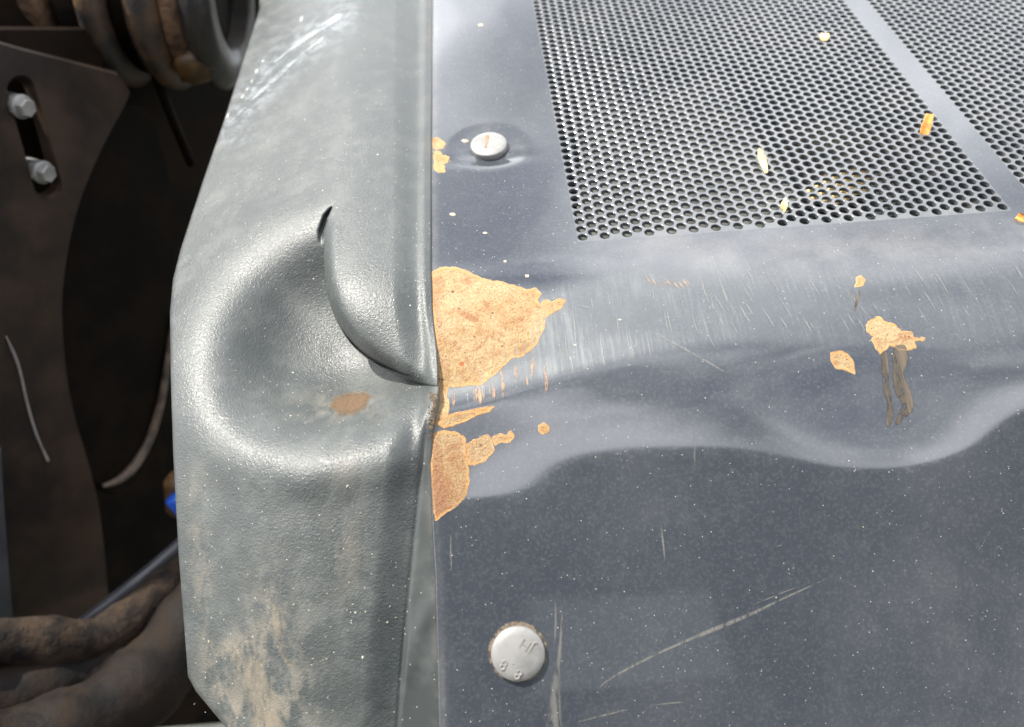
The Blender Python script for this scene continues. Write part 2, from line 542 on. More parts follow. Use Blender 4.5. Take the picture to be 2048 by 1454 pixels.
def simple(name, c1, c2, scale=60, rough=.6, bump=.3, metal=0, dist=.0008, spec=.5):
    m, nt, b = material(name)
    t = NT(nt)
    n = t.ramp(t.noise(scale, 6, .65), .34, .68)
    t.link(t.mix(n, c1, c2), b.inputs['Base Color'])
    t.link(t.math('ADD', rough - .1, t.math('MULTIPLY', n, .2)), b.inputs['Roughness'])
    b.inputs['Metallic'].default_value = metal
    b.inputs['Specular IOR Level'].default_value = spec
    t.link(t.bump(t.noise(scale * 3, 5, .65), bump, dist), b.inputs['Normal'])
    return m
PAINT = paint_material()
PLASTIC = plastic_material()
RUST = rust_material()
SCRAPE = scrape_material('dull_scrape', (.14, .14, .13), (.28, .27, .24), .48)
SCUFF = scrape_material('pale_scuff', (.15, .155, .15), (.30, .295, .275), .5)
SCRAPE_D = scrape_material('dark_gouge', (.022, .018, .013), (.11, .085, .058), 4.0, (420, 20, 20), .6)
SCRAPE_O = scrape_material('orange_scrape', (.38, .20, .09), (.50, .31, .16), .62)
ZINC = simple('zinc_plated_steel', (.21, .208, .20), (.30, .296, .285), 60, .5, .2, .35, .0003)
PRIMER = simple('ochre_primer_edge', (.20, .11, .045), (.40, .26, .12), 200, .6, .3)
CHIP = simple('chipped_primer', (.22, .16, .09), (.50, .46, .38), 700, .7, .4)
GRIMEZINC = simple('grimy_zinc', (.20, .195, .18), (.30, .29, .27), 300, .55, .2, .2, .0003)
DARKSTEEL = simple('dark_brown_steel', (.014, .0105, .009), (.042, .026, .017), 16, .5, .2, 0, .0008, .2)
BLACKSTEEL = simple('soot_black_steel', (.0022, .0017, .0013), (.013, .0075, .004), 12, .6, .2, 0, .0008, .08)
RUSTBROWN = simple('caked_rust_mud', (.05, .025, .014), (.20, .115, .065), 45, .85, .9, 0, .004)
GREYSTEEL = simple('worn_dark_grey_steel', (.012, .014, .017), (.034, .025, .018), 30, .45, .5, 0, .002)
HOSE = simple('dirty_hose_rubber', (.004, .0032, .003), (.018, .012, .008), 40, .75, .7, 0, .002, .2)
BAR = simple('blue_grey_bar_paint', (.028, .030, .036), (.05, .052, .06), 30, .4, .1)
INNER = simple('grey_core_under_vents', (.010, .011, .010), (.026, .028, .026), 300, .7, .5)
LEAFMAT = simple('dry_leaf', (.55, .36, .12), (.72, .55, .28), 240, .6, .4)
LEAFORANGE = simple('dry_orange_leaf', (.40, .14, .02), (.62, .33, .08), 240, .6, .4)
MUD = simple('dried_mud', (.30, .19, .10), (.50, .37, .22), 420, .9, 1.0, 0, .001)
GRIT = simple('pale_grit', (.30, .26, .19), (.46, .43, .36), 500, .8, .3)
BLUE = simple('blue_plastic', (.015, .09, .55), (.02, .12, .62), 40, .4, .1)
OCHRE = simple('ochre_paint', (.05, .025, .008), (.16, .085, .025), 50, .6, .3)
GROUND = simple('pale_gravel_ground', (.035, .04, .033), (.075, .08, .066), 14, .9, .8, 0, .02)

# ------------------------------------------------------------------ setting
gv = [(-60, -60, 0), (60, -60, 0), (60, 60, 0), (-60, 60, 0)]
gnd = mesh_obj('ground', gv, [(0, 1, 2, 3)], GROUND)
gnd['kind'] = 'structure'

# unseen dark backdrop, added behind the viewer for the gloss paint to mirror
def box(x0, x1, y0, y1, z0, z1):
    V = [(x, y, z) for z in (z0, z1) for y in (y0, y1) for x in (x0, x1)]
    return V, [(0, 2, 3, 1), (4, 5, 7, 6), (0, 1, 5, 4), (2, 6, 7, 3), (0, 4, 6, 2), (1, 3, 7, 5)]
backdrop = bpy.data.objects.new('unseen_backdrop', None); COL.objects.link(backdrop); backdrop.location = (0.5, -3.4, 0)
backdrop['label'] = 'added dark workshop mirrored in the lower gloss panel'; backdrop['category'] = 'building'
BACKDROPM = simple('backdrop_dark', (.06, .058, .056), (.10, .095, .09), 6, .7, .3)
mesh_obj('backdrop_wall', *box(-5, 5, -4, 0, 0, 3.7), BACKDROPM, backdrop, smooth=False)
bpy.context.view_layer.update()
mesh_obj('backdrop_roof', [(-5.3, .35, 3.55), (5.3, .35, 3.55), (5.3, -2, 4.9), (-5.3, -2, 4.9), (5.3, -4.3, 3.55), (-5.3, -4.3, 3.55),
                  (-5.3, .35, 3.70), (5.3, .35, 3.70), (5.3, -2, 5.05), (-5.3, -2, 5.05), (5.3, -4.3, 3.70), (-5.3, -4.3, 3.70)],
         [(0, 1, 2, 3), (3, 2, 4, 5), (6, 9, 8, 7), (9, 11, 10, 8), (0, 6, 7, 1), (4, 10, 11, 5), (1, 7, 8, 2), (2, 8, 10, 4), (0, 3, 9, 6), (3, 5, 11, 9)],
         simple('backdrop_roof_dark', (.03, .03, .032), (.05, .05, .05), 5, .6, .2), backdrop, smooth=False)
mesh_obj('backdrop_door', *box(-3.6, -1.4, 0.003, .06, 0, 2.2), simple('backdrop_door_green', (.06, .07, .055), (.09, .10, .08), 8, .6, .2), backdrop, smooth=False)
mesh_obj('backdrop_pale_panel', *box(-.25, .5, 0.003, .05, 1.75, 2.4), simple('backdrop_pale', (.42, .45, .42), (.52, .55, .52), 8, .3, .05), backdrop, smooth=False)  # added pale panel, meant to put a pale patch in the reflection
# ------------------------------------------------------------------ painted engine cover
CS = 0.005486; PT = 2 * CS / math.sqrt(3); HR = 0.00242
VX0, VY0 = 0.04487, 0.3076           # first hole of the first vent
VX1 = 0.2739                          # first column of the second vent
N1, N2, NROW = 39, 34, 58
YB = VY0 - PT / 2 - .0004
YT = YB + .0004 + PT * (NROW + .5)
XA, XB = VX0 - CS / 2, VX0 + CS * (N1 - .5)
XC, XD = VX1 - CS / 2, VX1 + CS * (N2 - .5)
hood = thing('engine_cover', 'glossy dark grey painted steel engine cover with perforated vents, scraped and dented', 'engine cover',
             (0.05, 0.24, -EYE))
sv = np.linspace(-420, 1850, 500)
_sp = on_panel(np.stack([seam_u(sv), sv], 1))
_o = np.argsort(_sp[:, 1])
def seam_x(y): return np.interp(y, _sp[_o, 1], _sp[_o, 0])

def scuff_field(uv):
    u, v = uv[:, 0], uv[:, 1]
    top = itp(u, [860, 1080, 1300, 1500, 2100], [560, 560, 500, 500, 490])
    bot = itp(u, [860, 900, 1000, 1200, 1420, 1700, 2100], [830, 815, 795, 745, 700, 700, 690])
    s = sstep((v - top) / 45) * sstep((bot - v) / 30)
    s *= itp(u, [860, 1000, 1150, 1450, 1750, 2050], [.9, 1, 1, .75, .45, .3])
    return s
def dust_field(uv):
    u, v = uv[:, 0], uv[:, 1]
    d = .55 * gauss((v - itp(u, [860, 1200, 1600, 2048], [470, 500, 510, 480])) / 55) * sstep((u - 1050) / 300)
    d += .35 * gauss(np.hypot((u - 985) / 75, (v - 262) / 40))
    d += .22 * sstep((v - 950) / 300) * sstep((u - 1500) / 400)
    d += .5 * gauss((u - seam_u(v) - 4) / 9)
    return d
V, Fc, off = [], [], 0
def add_grid(xf, ys, na):
    """rows at ys, na columns between the two x functions"""
    global off
    a = np.linspace(0, 1, na)
    Yg = np.repeat(ys, na)
    x0, x1 = xf(ys)
    Xg = (x0[:, None] * (1 - a) + x1[:, None] * a).ravel()
    Zg = g(Yg) + panel_h(Xg, Yg)
    V.append(np.stack([Xg, Yg, Zg], 1)); Fc.append(grid_faces(len(ys), na, off)); off += len(Xg)
ysA = np.concatenate([np.arange(0.02, 0.11, .004), np.arange(.11, YB - .0004, .0013), [YB]])
add_grid(lambda y: (seam_x(y), np.full_like(y, XD)), ysA, 330)
ysB = np.concatenate([np.arange(YB, .37, .0022), np.arange(.37, .42, .0008), np.arange(.42, YT, .004), [YT]])
add_grid(lambda y: (seam_x(y), np.full_like(y, XA)), ysB, 90)
ysC = np.linspace(YB, YT, 60)
add_grid(lambda y: (np.full_like(y, XB), np.full_like(y, XC)), ysC, 10)
ysD = np.linspace(YT, YT + .12, 20)
add_grid(lambda y: (seam_x(y), np.full_like(y, XD)), ysD, 60)
# turned-down left edge of the sheet
ysE = np.concatenate([ysA, ysB[1:]])
x = seam_x(ysE); z = g(ysE) + panel_h(x, ysE)
lip = [np.stack([x - dx, ysE, z - dz], 1) for dx, dz in ((0, 0), (.0005, .0003), (.0008, .0011), (.0008, .012))]
L = np.stack(lip, 1).reshape(-1, 3)
V.append(L); fl = grid_faces(len(ysE), 4, off)[:, ::-1]; Fc.append(fl); off += len(L)
V = np.concatenate(V); Fc = np.concatenate(Fc)
uv = proj(V)
part('panel', V, Fc, PAINT, hood, attrs={'scuff': scuff_field(uv), 'dust': dust_field(uv)})

# perforated vents: every hole a real opening through the sheet
def vent(x0, ncol, phase):
    SEG = 16
    V, Fc, n = [], [], 0
    ring = [(math.cos(2 * math.pi * k / SEG + math.pi / SEG), math.sin(2 * math.pi * k / SEG + math.pi / SEG)) for k in range(SEG)]
    hx, hy = CS / 2, PT / 2
    sq = []
    for c, s in ring:                       # the cell border seen from its centre
        k = 1 / max(abs(c) / hx, abs(s) / hy); sq.append((c * k, s * k))
    # snap the nearest border points to the corners
    for cx_, cy_ in ((hx, hy), (-hx, hy), (hx, -hy), (-hx, -hy)):
        i = min(range(SEG), key=lambda q: (sq[q][0] - cx_) ** 2 + (sq[q][1] - cy_) ** 2); sq[i] = (cx_, cy_)
    for c in range(ncol):
        x = x0 + c * CS
        low = (c + phase) % 2 == 0
        ys = VY0 + (0 if low else PT / 2)
        for r in range(NROW):
            y = ys + r * PT
            rr = HR * (1 + rng.normal(0, .008))
            jx, jy = rng.normal(0, .00003, 2)
            z = -EYE
            rows = [[(x + a, y + b, z) for a, b in sq],
                    [(x + jx + a * rr * 1.13, y + jy + b * rr * 1.13, z + .00002) for a, b in ring],
                    [(x + jx + a * rr * 1.03, y + jy + b * rr * 1.03, z - .00012) for a, b in ring],
                    [(x + jx + a * rr, y + jy + b * rr, z - .0004) for a, b in ring],
                    [(x + jx + a * rr, y + jy + b * rr, z - .0019) for a, b in ring]]
            for q in rows: V += q
            for i in range(4):
                for k in range(SEG):
                    k2 = (k + 1) % SEG
                    Fc.append((n + i * SEG + k, n + i * SEG + k2, n + (i + 1) * SEG + k2, n + (i + 1) * SEG + k))
            n += 5 * SEG
        def quad(ya, yb):
            nonlocal n
            V.extend([(x - hx, ya, -EYE), (x + hx, ya, -EYE), (x + hx, yb, -EYE), (x - hx, yb, -EYE)])
            Fc.append((n, n + 1, n + 2, n + 3)); n += 4
        quad(YB, ys - hy)
        if YT - (ys + (NROW - .5) * PT) > 1e-5: quad(ys + (NROW - .5) * PT, YT)
    return np.array(V), Fc
for x0, nc in ((VX0, N1), (VX1, N2)):
    v_, f_ = vent(x0, nc, 0)
    o = part('vent_grille', v_, f_, PAINT, hood, smooth=False, attrs={'dust': np.full(len(v_), .42), 'scuff': np.full(len(v_), .4)})
# the core under the vents
cv = [(XA - .03, YB - .03, -EYE - .022), (XD, YB - .03, -EYE - .022), (XD, YT, -EYE - .022), (XA - .03, YT, -EYE - .022)]
nx, ny = 90, 60
gx, gy = np.meshgrid(np.linspace(XA - .03, XD, nx), np.linspace(YB - .03, YT, ny))
zz = -EYE - .026 + .0012 * np.sin(gx * 1400) * np.sin(gy * 180)
part('cooling_core', np.stack([gx.ravel(), gy.ravel(), zz.ravel()], 1), grid_faces(ny, nx), INNER, hood)

bk = rays([(1165, 190), (1440, 160), (1600, 400), (1520, 478), (1150, 500)])
bk = bk * ((-EYE - .0046) / bk[:, 2])[:, None]
bv = np.vstack([bk, bk - np.array((0, 0, .002))])
part('backing_bracket', bv, [(0, 1, 2, 3, 4), (9, 8, 7, 6, 5)] + [(i, 5 + i, 5 + (i + 1) % 5, (i + 1) % 5) for i in range(5)],
     simple('grey_bracket_paint', (.05, .052, .049), (.10, .102, .096), 200, .6, .3), hood, smooth=False)

# ---- wear of the paint: outlines on the surface
def rough_loop(pts, step=3.0, amp=2.0, seed=0):
    r = np.random.default_rng(seed)
    p = np.asarray(pts, float); out = []
    n = len(p)
    for i in range(n):
        a, b = p[i], p[(i + 1) % n]
        l = np.hypot(*(b - a)); k = max(1, int(l / step))
        nrm = np.array([-(b - a)[1], (b - a)[0]]) / max(l, 1e-6)
        w = np.zeros(k + 1)
        if k > 1:
            for f, am in ((2, 1.0), (5, .6), (11, .4), (23, .25)):
                w += am * np.sin(np.linspace(0, 1, k + 1) * math.pi * f * max(1, l / 60) + r.uniform(0, 6.3)) * r.uniform(.3, 1)
            w *= amp * .5 * np.sin(np.linspace(0, math.pi, k + 1)) ** .4
        for j in range(k): out.append(a + (b - a) * j / k + nrm * w[j])
    return np.array(out)
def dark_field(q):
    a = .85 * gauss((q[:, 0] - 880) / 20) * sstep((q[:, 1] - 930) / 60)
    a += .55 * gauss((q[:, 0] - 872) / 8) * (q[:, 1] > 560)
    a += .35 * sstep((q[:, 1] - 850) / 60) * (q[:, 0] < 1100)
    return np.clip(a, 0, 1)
def patch(name, pts, mat, lift=.00012, amp=2.0, seed=0, surf=on_panel, grid=7.0, rim=True, step=3.0, nrm=None, root=hood, label=None, dome=0):
    loop = rough_loop(pts, step, amp, seed)
    lo, hi = loop.min(0), loop.max(0)
    gx, gy = np.meshgrid(np.arange(lo[0], hi[0], grid), np.arange(lo[1], hi[1], grid))
    q = np.stack([gx.ravel(), gy.ravel()], 1) + rng.uniform(-1, 1, (gx.size, 2)) * grid * .2
    if len(q):
        q = q[inside(q, loop)]
    if len(q):
        d, _, _ = polydist(q, np.vstack([loop, loop[:1]])); q = q[d > grid * .4]
    allp = np.vstack([loop, q]) if len(q) else loop
    n = len(loop)
    vs, es, fs, *_ = delaunay_2d_cdt([Vector(p) for p in allp], [(i, (i + 1) % n) for i in range(n)], [], 1, 1e-4)
    P2 = np.array([tuple(v) for v in vs])
    d, _, _ = polydist(P2, np.vstack([loop, loop[:1]]))
    S = surf(P2)
    S[:, 2] += lift + dome * (1 - np.exp(-d / 7.0)) + (dome * .5 * rng.normal(0, .5, len(S)) if dome else 0)
    o = part(name, S, [f[::-1] if False else f for f in fs], mat, root, attrs={'edge': d, 'dark': dark_field(P2)})
    me = o.data
    flip = [p for p in me.polygons if p.normal.z < 0]
    if len(flip) > len(me.polygons) / 2: me.flip_normals()
    if label: o['label'] = label
    if rim:
        # lifted edge of the paint film round the bare spot
        T = np.roll(loop, -1, 0) - np.roll(loop, 1, 0)
        N = np.stack([-T[:, 1], T[:, 0]], 1); N /= np.maximum(np.hypot(N[:, 0], N[:, 1]), 1e-6)[:, None]
        area = .5 * np.sum(loop[:, 0] * np.roll(loop[:, 1], -1) - np.roll(loop[:, 0], -1) * loop[:, 1])
        if area > 0: N = -N
        rows = []
        for k, hh in ((-.6, .00008), (0.1, .00018), (1.0, .00014), (2.0, -.00003)):
            R_ = surf(loop + N * k); R_[:, 2] += hh; rows.append(R_)
        keep = loop[:, 0] > seam_u(loop[:, 1]) + 5
        V = np.stack(rows, 1).reshape(-1, 3); Fq = []
        for i in range(n):
            j = (i + 1) % n
            if not (keep[i] and keep[j]): continue
            for k in range(3): Fq.append((i * 4 + k, j * 4 + k, j * 4 + k + 1, i * 4 + k + 1))
        e = part('paint_edge', V, Fq, PRIMER, root, parent=o)
        if sum(p.normal.z for p in e.data.polygons) < 0: e.data.flip_normals()
    return o
patch('bare_patch', [(863, 545), (880, 536), (910, 535), (940, 545), (963, 558), (1000, 564), (1030, 572), (1052, 580), (1072, 577), (1082, 588),
      (1074, 600), (1082, 612), (1092, 622), (1088, 655), (1072, 690), (1045, 712), (1022, 716), (1000, 738), (965, 768), (925, 772), (895, 774),
      (893, 790), (898, 815), (895, 830), (880, 850), (868, 850), (878, 790), (877, 760), (872, 690), (866, 620)], RUST, seed=1, amp=2.2,
      label='large tan patch of bare rusting metal at the seam')
patch('bare_patch', [(1084, 604), (1096, 600), (1103, 606), (1118, 598), (1131, 601), (1122, 616), (1104, 626), (1092, 634), (1088, 622)], RUST, seed=2, amp=1.2)
patch('bare_patch', [(893, 832), (915, 826), (945, 820), (972, 815), (988, 813), (980, 822), (955, 830), (930, 842), (905, 852), (888, 856), (880, 850)], RUST, seed=3, amp=1.2)
patch('bare_patch', [(868, 866), (890, 862), (915, 866), (930, 876), (931, 900), (936, 935), (938, 965), (932, 990), (915, 1010), (890, 1026), (870, 1043),
      (866, 1010), (862, 940), (862, 900)], RUST, seed=4, amp=2.0, label='brown rusted strip of bare metal low on the seam')
patch('bare_patch', [(932, 890), (950, 880), (975, 870), (984, 880), (988, 900), (972, 920), (950, 930), (935, 928)], RUST, seed=5, amp=2.2)
patch('bare_patch', [(986, 874), (1000, 868), (1012, 872), (1022, 862), (1028, 872), (1020, 884), (1002, 884), (990, 890)], RUST, seed=6, amp=1.6)
patch('bare_patch', [(1078, 852), (1088, 846), (1098, 854), (1097, 864), (1085, 868), (1078, 862)], RUST, seed=7, amp=1.0)
patch('bare_patch', [(864, 276), (878, 277), (890, 287), (886, 296), (866, 298)], RUST, seed=8, amp=1.0)
patch('bare_patch', [(866, 302), (880, 304), (884, 312), (898, 314), (896, 322), (886, 328), (890, 343), (878, 344), (868, 338), (870, 322)], RUST, seed=9, amp=1.6)
patch('bare_patch', [(1662, 706), (1680, 702), (1694, 708), (1706, 724), (1710, 748), (1692, 740), (1672, 736), (1663, 722)], RUST, seed=10, amp=1.0)
patch('bare_patch', [(1713, 556), (1722, 552), (1730, 560), (1726, 570), (1710, 574), (1714, 566)], RUST, seed=11, amp=.8)
patch('bare_patch', [(1733, 652), (1742, 640), (1756, 634), (1772, 644), (1790, 650), (1802, 664), (1822, 664), (1828, 676), (1849, 676), (1848, 681), (1828, 682),
      (1832, 696), (1816, 700), (1800, 700), (1780, 690), (1770, 700), (1760, 708), (1750, 690), (1744, 680), (1748, 672), (1736, 664)], RUST, seed=12, amp=2.4,
      label='jagged bare spot above two dark gouges')
patch('bare_patch', [(1000, 307), (1012, 302), (1016, 310), (1004, 312)], SCRAPE_O, seed=13, amp=.8, rim=False)
for k, (u, v, s) in enumerate([(905, 429, 6), (930, 282, 6), (970, 466, 4), (961, 50, 5), (1054, 552, 5), (1010, 523, 4), (1150, 690, 3), (1240, 640, 3)]):
    a = np.linspace(0, 6.28, 7)[:-1]
    patch('paint_chip', np.stack([u + s * np.cos(a) * 1.1 * (1 + .3 * np.sin(a * 2 + k)), v + s * .62 * np.sin(a)], 1), CHIP, seed=20 + k, amp=1.2, rim=False, grid=4)

LIFTS = [0]
def strip(name, pts, widths, mat, lift=.00014, seed=0, root=hood, surf=on_panel, ncol=5):
    LIFTS[0] += 1
    lift += .0000016 * LIFTS[0]                    # marks that cross never share a plane
    p = chaikin(pts, 3)
    # even spacing
    s = np.concatenate([[0], np.cumsum(np.hypot(*np.diff(p, axis=0).T))])
    n = max(6, int(s[-1] / 4))
    t = np.linspace(0, s[-1], n)
    p = np.stack([np.interp(t, s, p[:, 0]), np.interp(t, s, p[:, 1])], 1)
    w = np.interp(t / s[-1], np.linspace(0, 1, len(widths)), widths)
    r = np.random.default_rng(seed)
    w = w * (1 + .18 * np.convolve(r.normal(0, 1, n), np.ones(5) / 5, 'same'))
    T = np.gradient(p, axis=0); T /= np.hypot(T[:, 0], T[:, 1])[:, None]
    N = np.stack([-T[:, 1], T[:, 0]], 1)
    c = np.linspace(-1, 1, ncol)
    uvp = (p[:, None, :] + N[:, None, :] * c[None, :, None] * w[:, None, None] / 2).reshape(-1, 2)
    e = np.tile(1 - np.abs(c) ** 2, n) * np.repeat(np.minimum(1, np.minimum(np.arange(n), np.arange(n)[::-1]) / 3.0), ncol)
    S = surf(uvp); S[:, 2] += lift
    o = part(name, S, grid_faces(n, ncol), mat, root, attrs={'edge': e})
    if sum(q.normal.z for q in o.data.polygons) < 0: o.data.flip_normals()
    return o
strip('gouge', [(1768, 700), (1770, 740), (1772, 780), (1782, 815), (1776, 855)], [14, 17, 15, 15, 10], SCRAPE_D, seed=1)
strip('gouge', [(1798, 688), (1802, 720), (1794, 752), (1806, 785), (1818, 808), (1806, 830), (1790, 852)], [30, 34, 24, 32, 30, 22, 8], SCRAPE_D, seed=2)
strip('scratch', [(1110, 1200), (1112, 1240), (1108, 1300)], [4, 6, 4], SCRAPE, seed=3)
strip('scratch', [(1124, 1205), (1124, 1250), (1119, 1310), (1112, 1360), (1108, 1480)], [3, 8, 13, 34, 38], SCRAPE, seed=4)
strip('scratch', [(1195, 1380), (1215, 1360), (1260, 1335), (1330, 1300), (1420, 1262), (1500, 1230), (1560, 1200), (1660, 1155)], [3, 8, 8, 9, 13, 9, 5, 1], SCRAPE, seed=5)
strip('scratch', [(1500, 1212), (1550, 1192), (1605, 1170)], [1, 4, 1], SCRAPE, seed=6)
strip('scratch', [(1300, 1412), (1340, 1406), (1375, 1405)], [2, 5, 2], SCRAPE, seed=7)
strip('scratch', [(1150, 1446), (1210, 1430), (1262, 1418)], [2, 6, 3], SCRAPE, seed=8)
strip('scratch', [(902, 1065), (901, 1110), (904, 1150)], [2, 5, 1], SCRAPE, seed=9)
strip('scratch', [(1391, 855), (1388, 890), (1390, 935)], [4, 7, 3], SCRAPE, seed=10)
strip('scratch', [(1320, 1040), (1325, 1075), (1330, 1125)], [2, 6, 2], SCRAPE, seed=11)
strip('scratch', [(1300, 662), (1345, 685), (1405, 718), (1455, 748)], [2, 4, 5, 2], SCRAPE, seed=12)
strip('scratch', [(1140, 608), (1190, 618)], [1, 3], SCRAPE, seed=13)
strip('scratch', [(1660, 545), (1700, 590), (1760, 660)], [1, 3, 1], SCRAPE, seed=14)
strip('scratch', [(1720, 578), (1714, 600), (1708, 625)], [2, 8, 2], SCRAPE_D, seed=15)
strip('scratch', [(1985, 1055), (1965, 1090), (1950, 1110)], [1, 3, 1], SCRAPE, seed=16)
# scuffs of the bend: many short parallel rubs
for k in range(70):
    u = 930 + 560 * rng.uniform() ** 1.1
    top = np.interp(u, [900, 1100, 1300, 1500], [775, 590, 545, 520]); bot = np.interp(u, [900, 1000, 1200, 1420, 1500], [822, 795, 740, 700, 690])
    v0 = rng.uniform(top, bot - 25); ln = rng.uniform(25, 95)
    v1 = min(v0 + ln, bot)
    lean = np.interp(u, [900, 1100, 1300, 1500], [2, 10, 14, 55]) * (v1 - v0) / 90
    strip('scuff', [(u, v0), (u + lean * .35, (v0 + v1) / 2), (u + lean, v1)], [1.0, rng.uniform(2, 5.5), 1.0],
          SCRAPE_O if (u < 1100 and v0 > 690 and rng.uniform() < .75) else SCUFF, seed=100 + k)
for k in range(40):
    u = rng.uniform(1420, 2040); v0 = rng.uniform(510, 650); ln = rng.uniform(20, 60)
    strip('scuff', [(u, v0), (u + ln * .35, v0 + ln * .5), (u + ln * .62, v0 + ln)], [1, rng.uniform(1.5, 4), 1], SCUFF, seed=200 + k)
for k in range(9):
    u = 1290 + 10 * k + rng.uniform(-3, 3); v0 = 548 + rng.uniform(0, 12)
    strip('scuff', [(u, v0), (u + 9, v0 + 12), (u + 18, v0 + 24)], [1, 4, 1], SCRAPE_O, seed=300 + k)
for x_, y0_, y1_ in ((905, 776, 818), (958, 770, 815), (985, 760, 806), (1004, 745, 800), (1030, 725, 770), (1062, 715, 760), (1090, 740, 790)):
    strip('scuff', [(x_, y0_), (x_ + 3, (y0_ + y1_) / 2), (x_ + 2, y1_)], [2, 9, 6], SCRAPE_O, seed=int(x_))

# ---- bolts of the engine cover
def text_mesh(txt, size):
    cu = bpy.data.curves.new('lettering', 'FONT')
    cu.body = txt; cu.size = size; cu.extrude = .00030; cu.bevel_depth = .00010; cu.bevel_resolution = 1
    cu.align_x = 'CENTER'; cu.align_y = 'CENTER'; cu.resolution_u = 4
    to = bpy.data.objects.new('lettering', cu); COL.objects.link(to)
    dg = bpy.context.evaluated_depsgraph_get()
    me = bpy.data.meshes.new_from_object(to.evaluated_get(dg))
    V = np.array([tuple(v.co) for v in me.vertices]); Fc = [tuple(p.vertices) for p in me.polygons]
    bpy.data.objects.remove(to); bpy.data.curves.remove(cu); bpy.data.meshes.remove(me)
    return V, Fc
def cover_bolt(P, n, lift, letters, R=.0111):
    Fm = frame(n)
    prof = [(R * .80, -.004), (R * .97, -.0035), (R, -.0012), (R, .0014), (R * .985, .0020), (R * .95, .0024), (R * .7, .00285), (R * .35, .0031), (.0002, .0032)]
    Vl, Fl = lathe(prof, 56)
    o = part('bolt', Vl @ Fm.T + P + n * lift, Fl, ZINC, hood)
    sv, sf = lathe([(.0048, -.03), (.0048, -.003)], 16)
    part('shank', sv @ Fm.T + P + n * lift, sf, ZINC, hood, parent=o)
    for txt, size, x, y, ang in letters:
        tv, tf = text_mesh(txt, size)
        c, s = math.cos(ang), math.sin(ang)
        tv = np.stack([tv[:, 0] * c - tv[:, 1] * s + x, tv[:, 0] * s + tv[:, 1] * c + y, tv[:, 2] + .0028], 1)
        part('lettering', tv @ Fm.T + P + n * lift, tf, GRIMEZINC, hood, smooth=False, parent=o)
    # dirt ring round the head
    rv, rf = lathe([(R * 1.02, -.0005), (R * 1.02, .0003), (R * 1.10, .00015), (R * 1.16, -.0006)], 56)
    return o
PB = on_panel([(1036, 1306)]); NB = panel_normal(PB)
cover_bolt(PB[0], NB[0], -.0003, [('JH', .0060, .0036, .0034, math.radians(146)), ('8', .0058, -.0062, -.0034, math.radians(146)),
                                   ('.', .0064, -.0032, -.0046, math.radians(146)), ('8', .0058, -.0005, -.0076, math.radians(146))])
ga = np.linspace(0, 2 * math.pi, 30)
GRIME = scrape_material('grime', (.10, .075, .05), (.26, .21, .15), .8, (300, 300, 300), .9)
strip('grime_ring', [(1036 + 56 * math.cos(q), 1306 + 58 * math.sin(q)) for q in ga], [9, 6, 12, 14, 9], GRIME, seed=61)
PU = on_panel([(978, 296)])
nu = np.array([-.03, -.10, 1.0]); nu /= np.linalg.norm(nu)
cover_bolt(PU[0], nu, .0008, [('JH', .0056, -.001, .0015, math.radians(250))], R=.0104)

Fm_ = frame(nu)
st = np.array([(-.0012, .0062), (.0004, .0066), (.0006, .0035), (-.0002, .0012), (-.0008, -.0012), (-.0012, -.0042), (-.0024, -.0040), (-.0019, -.0008), (-.0016, .0022), (-.0020, .0045)])
stv = np.concatenate([np.c_[st, np.full(len(st), .0033)], np.c_[st, np.full(len(st), .0025)]])
up_bolt = [o for o in hood.children if o.name.startswith('bolt')][-1]
part('rust_streak', stv @ Fm_.T + PU[0] + nu * .0008, [tuple(range(10))] + [(i, 10 + i, 10 + (i + 1) % 10, (i + 1) % 10) for i in range(10)],
     simple('brown_stain', (.16, .09, .045), (.30, .21, .13), 500, .8, .4), hood, smooth=False, parent=up_bolt)

# ------------------------------------------------------------------ moulded corner cover
PC = on_cover([(600, 1000)])[0]
corner = thing('corner_cover', 'matt grey grained plastic corner cover with a deep buckled dent beside the seam', 'corner cover', PC)
vs = np.concatenate([np.arange(-420, 330, 8), np.arange(330, 960, 2.2), np.arange(960, 1454, 5), np.arange(1454, 1760, 10)])
us01 = np.concatenate([np.linspace(0, .05, 8)[:-1], np.linspace(.05, 1, 260)])
uL, uS = edge_left(vs), seam_u(vs) - 2.5
UV = np.stack([(uL[:, None] * (1 - us01) + uS[:, None] * us01).ravel(), np.repeat(vs, len(us01))], 1)
P = on_cover(UV)
nr, nc = len(vs), len(us01)
P = P.reshape(nr, nc, 3)
lead = [P[:, 0] + np.array(d) for d in ((.012, 0, -.055), (-.0004, 0, -.030), (-.0022, 0, -.004), (-.0012, 0, -.0012))]
trail = [P[:, -1] + np.array(d) for d in ((.0006, 0, -.0008), (.0006, 0, -.010))]
P = np.concatenate([np.stack(lead, 1), P, np.stack(trail, 1)], 1)
pad = lambda a: np.concatenate([np.repeat(a[:, :1], 4, 1), a, np.repeat(a[:, -1:], 2, 1)], 1).ravel()
uu, vv = UV[:, 0], UV[:, 1]
ue = itp(vv, [760, 850, 1000, 1300, 1454, 1900], [868, 852, 836, 806, 795, 770])
smooth_zone = np.maximum(sstep((uu - ue + 6) / 12) * sstep((vv - 840) / 40), sstep((uu - seam_u(vv) + 38) / 20) * (vv < 400))
smooth_zone = np.maximum(smooth_zone, .65 * sstep((300 - vv) / 250))
